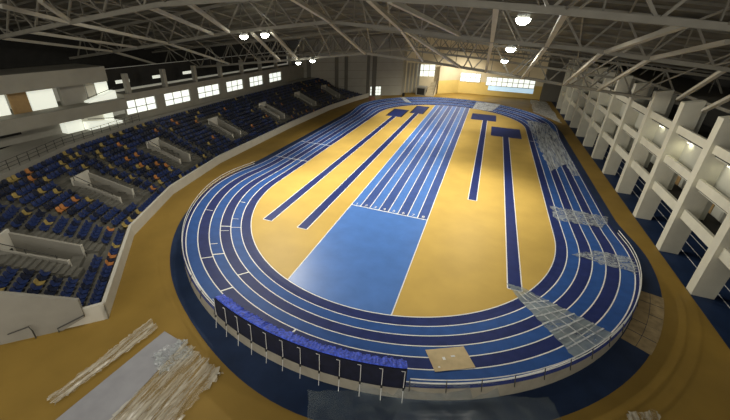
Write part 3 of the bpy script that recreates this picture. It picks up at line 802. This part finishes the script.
# ---------------------------------------------------------------- sheets, film, boards lying about
def sheet(name, q, m, label, cat, dz=.06, amp=.08, nu=16, nv=16, seed=1, jag=.0, onto=True, kind=None, fold=0.0):
    rr = random.Random(seed); mb = MB(); a, b, c_, d = [Vector(p) for p in q]; fo = [rr.random() for _ in range(nu+1)]
    for j in range(nv+1):
        for i in range(nu+1):
            u, v = i/nu, j/nv
            p = a.lerp(b, u).lerp(d.lerp(c_, u), v)
            if jag and (i in (0,nu) or j in (0,nv)): p = p+Vector((rr.uniform(-jag,jag), rr.uniform(-jag,jag)))
            z = ground_z(p.x, p.y) if onto else 0
            mb.v.append((p.x, p.y, z+dz+amp*(rr.random()*(1-fold)+fo[i]*fold)))
    mb.f = [(j*(nu+1)+i, j*(nu+1)+i+1, (j+1)*(nu+1)+i+1, (j+1)*(nu+1)+i) for j in range(nv) for i in range(nu)]
    return tag(mb.build(name, m, smooth=True), label, cat, kind=kind)
S = sheet
S('plastic_sheet', [(-2.6,110.6),(4.2,108.8),(1.9,103.0),(-3.4,104.4)], 'film_w', 'milky plastic sheet laid across the far bend', 'plastic sheet', seed=2)
S('plastic_sheet', [(-26.6,106.9),(-24.9,107.6),(-20.6,102.6),(-22.4,102.2)], 'film_w', 'narrow milky plastic strip across the far left bend', 'plastic sheet', seed=3)
S('plastic_sheet', [(10.2,95.0),(14.0,91.5),(14.9,65.4),(11.9,60.0)], 'film_l', 'long crumpled clear plastic sheet on the far right of the track', 'plastic sheet', nu=14, nv=40, jag=.25, amp=.14, seed=4, fold=.6)
S('plastic_sheet', [(14.0,91.5),(15.7,85.8),(16.05,60.1),(14.9,59.1)], 'film_l', 'narrow plastic strip along the outer lane of the far right straight', 'plastic sheet', nu=5, nv=40, jag=.15, amp=.12, seed=5)
S('plastic_sheet', [(10.2,46.3),(16.7,46.0),(15.2,42.4),(10.4,42.6)], 'film', 'short clear plastic sheet across the right straight', 'plastic sheet', nu=30, nv=8, jag=.2, amp=.12, seed=6)
S('plastic_sheet', [(10.7,34.9),(13.2,36.2),(15.9,35.6),(15.5,32.4)], 'film', 'crumpled tapering clear plastic sheet across the right of the near bend', 'plastic sheet', nu=26, nv=14, jag=.2, amp=.14, seed=7)
S('plastic_sheet', [(4.6,27.9),(6.2,27.8),(11.5,23.6),(8.5,20.2)], 'film_s', 'large clear plastic sheet spreading over the near right bend', 'plastic sheet', nu=14, nv=30, jag=.06, amp=.05, seed=8)
big = [Vector((4.6,27.9)), Vector((6.2,27.8)), Vector((11.5,23.6)), Vector((8.5,20.2))]
for k in range(1, 8):
    v = .2+.8*k/8
    L = big[0].lerp(big[3], v); Rr = big[1].lerp(big[2], v); u = (Rr-L).normalized()*.06; w = Vector((-u.y,u.x))
    mb = MB(); n = 14
    for i in range(n+1):
        p = L.lerp(Rr, i/n); z = ground_z(p.x,p.y)+.14
        mb.v += [(p.x-w.x,p.y-w.y,z),(p.x+w.x,p.y+w.y,z)]
    mb.f = [(2*i,2*i+1,2*i+3,2*i+2) for i in range(n)]
    ob = mb.build('tape_seam', 'film_w', [o for o in bpy.data.objects if o.get('label','').startswith('large clear plastic')][0])
for k in range(1, 4):
    mb = MB(); n = 26
    for i in range(n+1):
        v = .12+.88*i/n; p = big[0].lerp(big[3], v).lerp(big[1].lerp(big[2], v), k/4); z = ground_z(p.x,p.y)+.14
        mb.v += [(p.x-.05,p.y-.03,z),(p.x+.05,p.y+.03,z)]
    mb.f = [(2*i,2*i+1,2*i+3,2*i+2) for i in range(n)]
    mb.build('tape_seam', 'film_w', [o for o in bpy.data.objects if o.get('label','').startswith('large clear plastic')][0])
S('plastic_sheet', [(-7.3,12.3),(6.9,17.5),(7.6,15.8),(-6.2,10.4)], 'film_t', 'thin plastic sheet on the dark floor below the near bend', 'plastic sheet', nu=40, nv=8, jag=.08, amp=.08, seed=9)
S('plastic_sheet', [(13.6,128.5),(18.2,127.5),(18.6,97),(12.9,108.5)], 'film_w', 'grey plastic sheeting on the floor beyond the far right bend', 'plastic sheet', nu=10, nv=24, jag=.2, amp=.06, seed=10)
S('plastic_wrap', [(-21.3,6.0),(-20.5,5.9),(-19.6,12.4),(-21.0,12.75)], 'film_y', 'long bunched strip of clear wrap left of the grey matting', 'plastic wrap', nu=14, nv=40, jag=.12, amp=.22, seed=11, fold=.75)
S('grey_matting', [(-19.75,4.6),(-16.7,5.6),(-17.1,12.15),(-19.15,12.4)], 'mattress', 'flat length of grey matting unrolled on the yellow floor', 'matting', nu=6, nv=12, dz=.03, amp=.01, seed=12)
S('plastic_wrap', [(-16.75,5.4),(-13.2,7.6),(-12.95,11.3),(-17.0,12.1)], 'film_y', 'wide crumpled heap of clear wrap right of the grey matting', 'plastic wrap', nu=34, nv=26, jag=.2, amp=.28, seed=13, fold=.75)
S('plastic_wrap', [(-18.2,10.6),(-16.4,9.6),(-15.6,11.6),(-17.2,12.4)], 'film', 'small white crumple of wrap at the end of the grey matting', 'plastic wrap', nu=16, nv=14, jag=.15, amp=.22, dz=.08, seed=14)
S('plastic_wrap', [(11.3,18.3),(12.9,19.0),(12.9,18.0),(11.0,17.2)], 'film_y', 'small scrap of clear wrap at the bottom right of the floor', 'plastic wrap', nu=10, nv=8, jag=.15, amp=.15, seed=15)
# cardboard on the banking
o = S('cardboard_sheet', [(-.95,17.55),(1.5,18.9),(2.35,17.2),(-.05,15.85)], 'card', 'flattened tan cardboard sheet lying on the near bend', 'cardboard', dz=.07, amp=.015, nu=8, nv=8, seed=16)
for (u, v, w, h) in ((.32,.42,.07,.13),(.55,.38,.1,.08),(.12,.8,.05,.06)):
    q = [Vector(p) for p in [(-.95,17.55),(1.5,18.9),(2.35,17.2),(-.05,15.85)]]
    mb = MB()
    for du, dv in ((0,0),(w,0),(w,h),(0,h)):
        p = q[0].lerp(q[1], u+du).lerp(q[3].lerp(q[2], u+du), v+dv); mb.v.append((p.x,p.y,ground_z(p.x,p.y)+.10))
    mb.f = [(0,1,2,3)]; mb.build('white_patch', 'white', o)
# brown boards on the apron at the right
k = 0
for i in range(5):
    for j in range(2):
        f0 = 8.6+1.92*i; d0 = 6.72+.95*j; k += 1
        mb = MB(); n = 4
        for s in range(n+1):
            f_ = f0+1.86*s/n; a_ = tpf(f_, d0); b_ = tpf(f_, d0+.92)
            mb.v += [(a_[0],a_[1],.03+.01*(k%3)),(b_[0],b_[1],.03+.01*(k%3))]
        mb.f = [(2*s,2*s+1,2*s+3,2*s+2) for s in range(n)]
        tag(mb.build('brown_board', 'ply'), 'brown protective board on the dark apron, %s of the %s row' % (nth(i+1), 'inner' if j == 0 else 'outer'), 'board', 'brown boards on the right of the apron')

# ---------------------------------------------------------------- light
sc = bpy.context.scene
wd_ = bpy.data.worlds.new('world'); sc.world = wd_; wd_.use_nodes = True
wd_.node_tree.nodes['Background'].inputs['Color'].default_value = (1,.96,.86,1)
wd_.node_tree.nodes['Background'].inputs['Strength'].default_value = WORLD
def spot(p, tgt, e, ang=110, blend=.9, rad=.4, col=(1,.95,.82)):
    l = bpy.data.lights.new('flood', 'SPOT'); l.energy = e; l.spot_size = math.radians(ang); l.spot_blend = blend; l.shadow_soft_size = rad; l.color = col  # shared by the visible flood lights and the added fill spots
    o = bpy.data.objects.new('flood', l); COL.objects.link(o); o.location = p
    o.rotation_euler = (Vector(tgt)-Vector(p)).to_track_quat('-Z','Y').to_euler()
for p, tgt, e, ang in SPOTS: spot(p, tgt, e, ang)
sc.view_settings.view_transform = 'Standard'
sc.view_settings.look = 'None'
sc.view_settings.exposure = EXPO
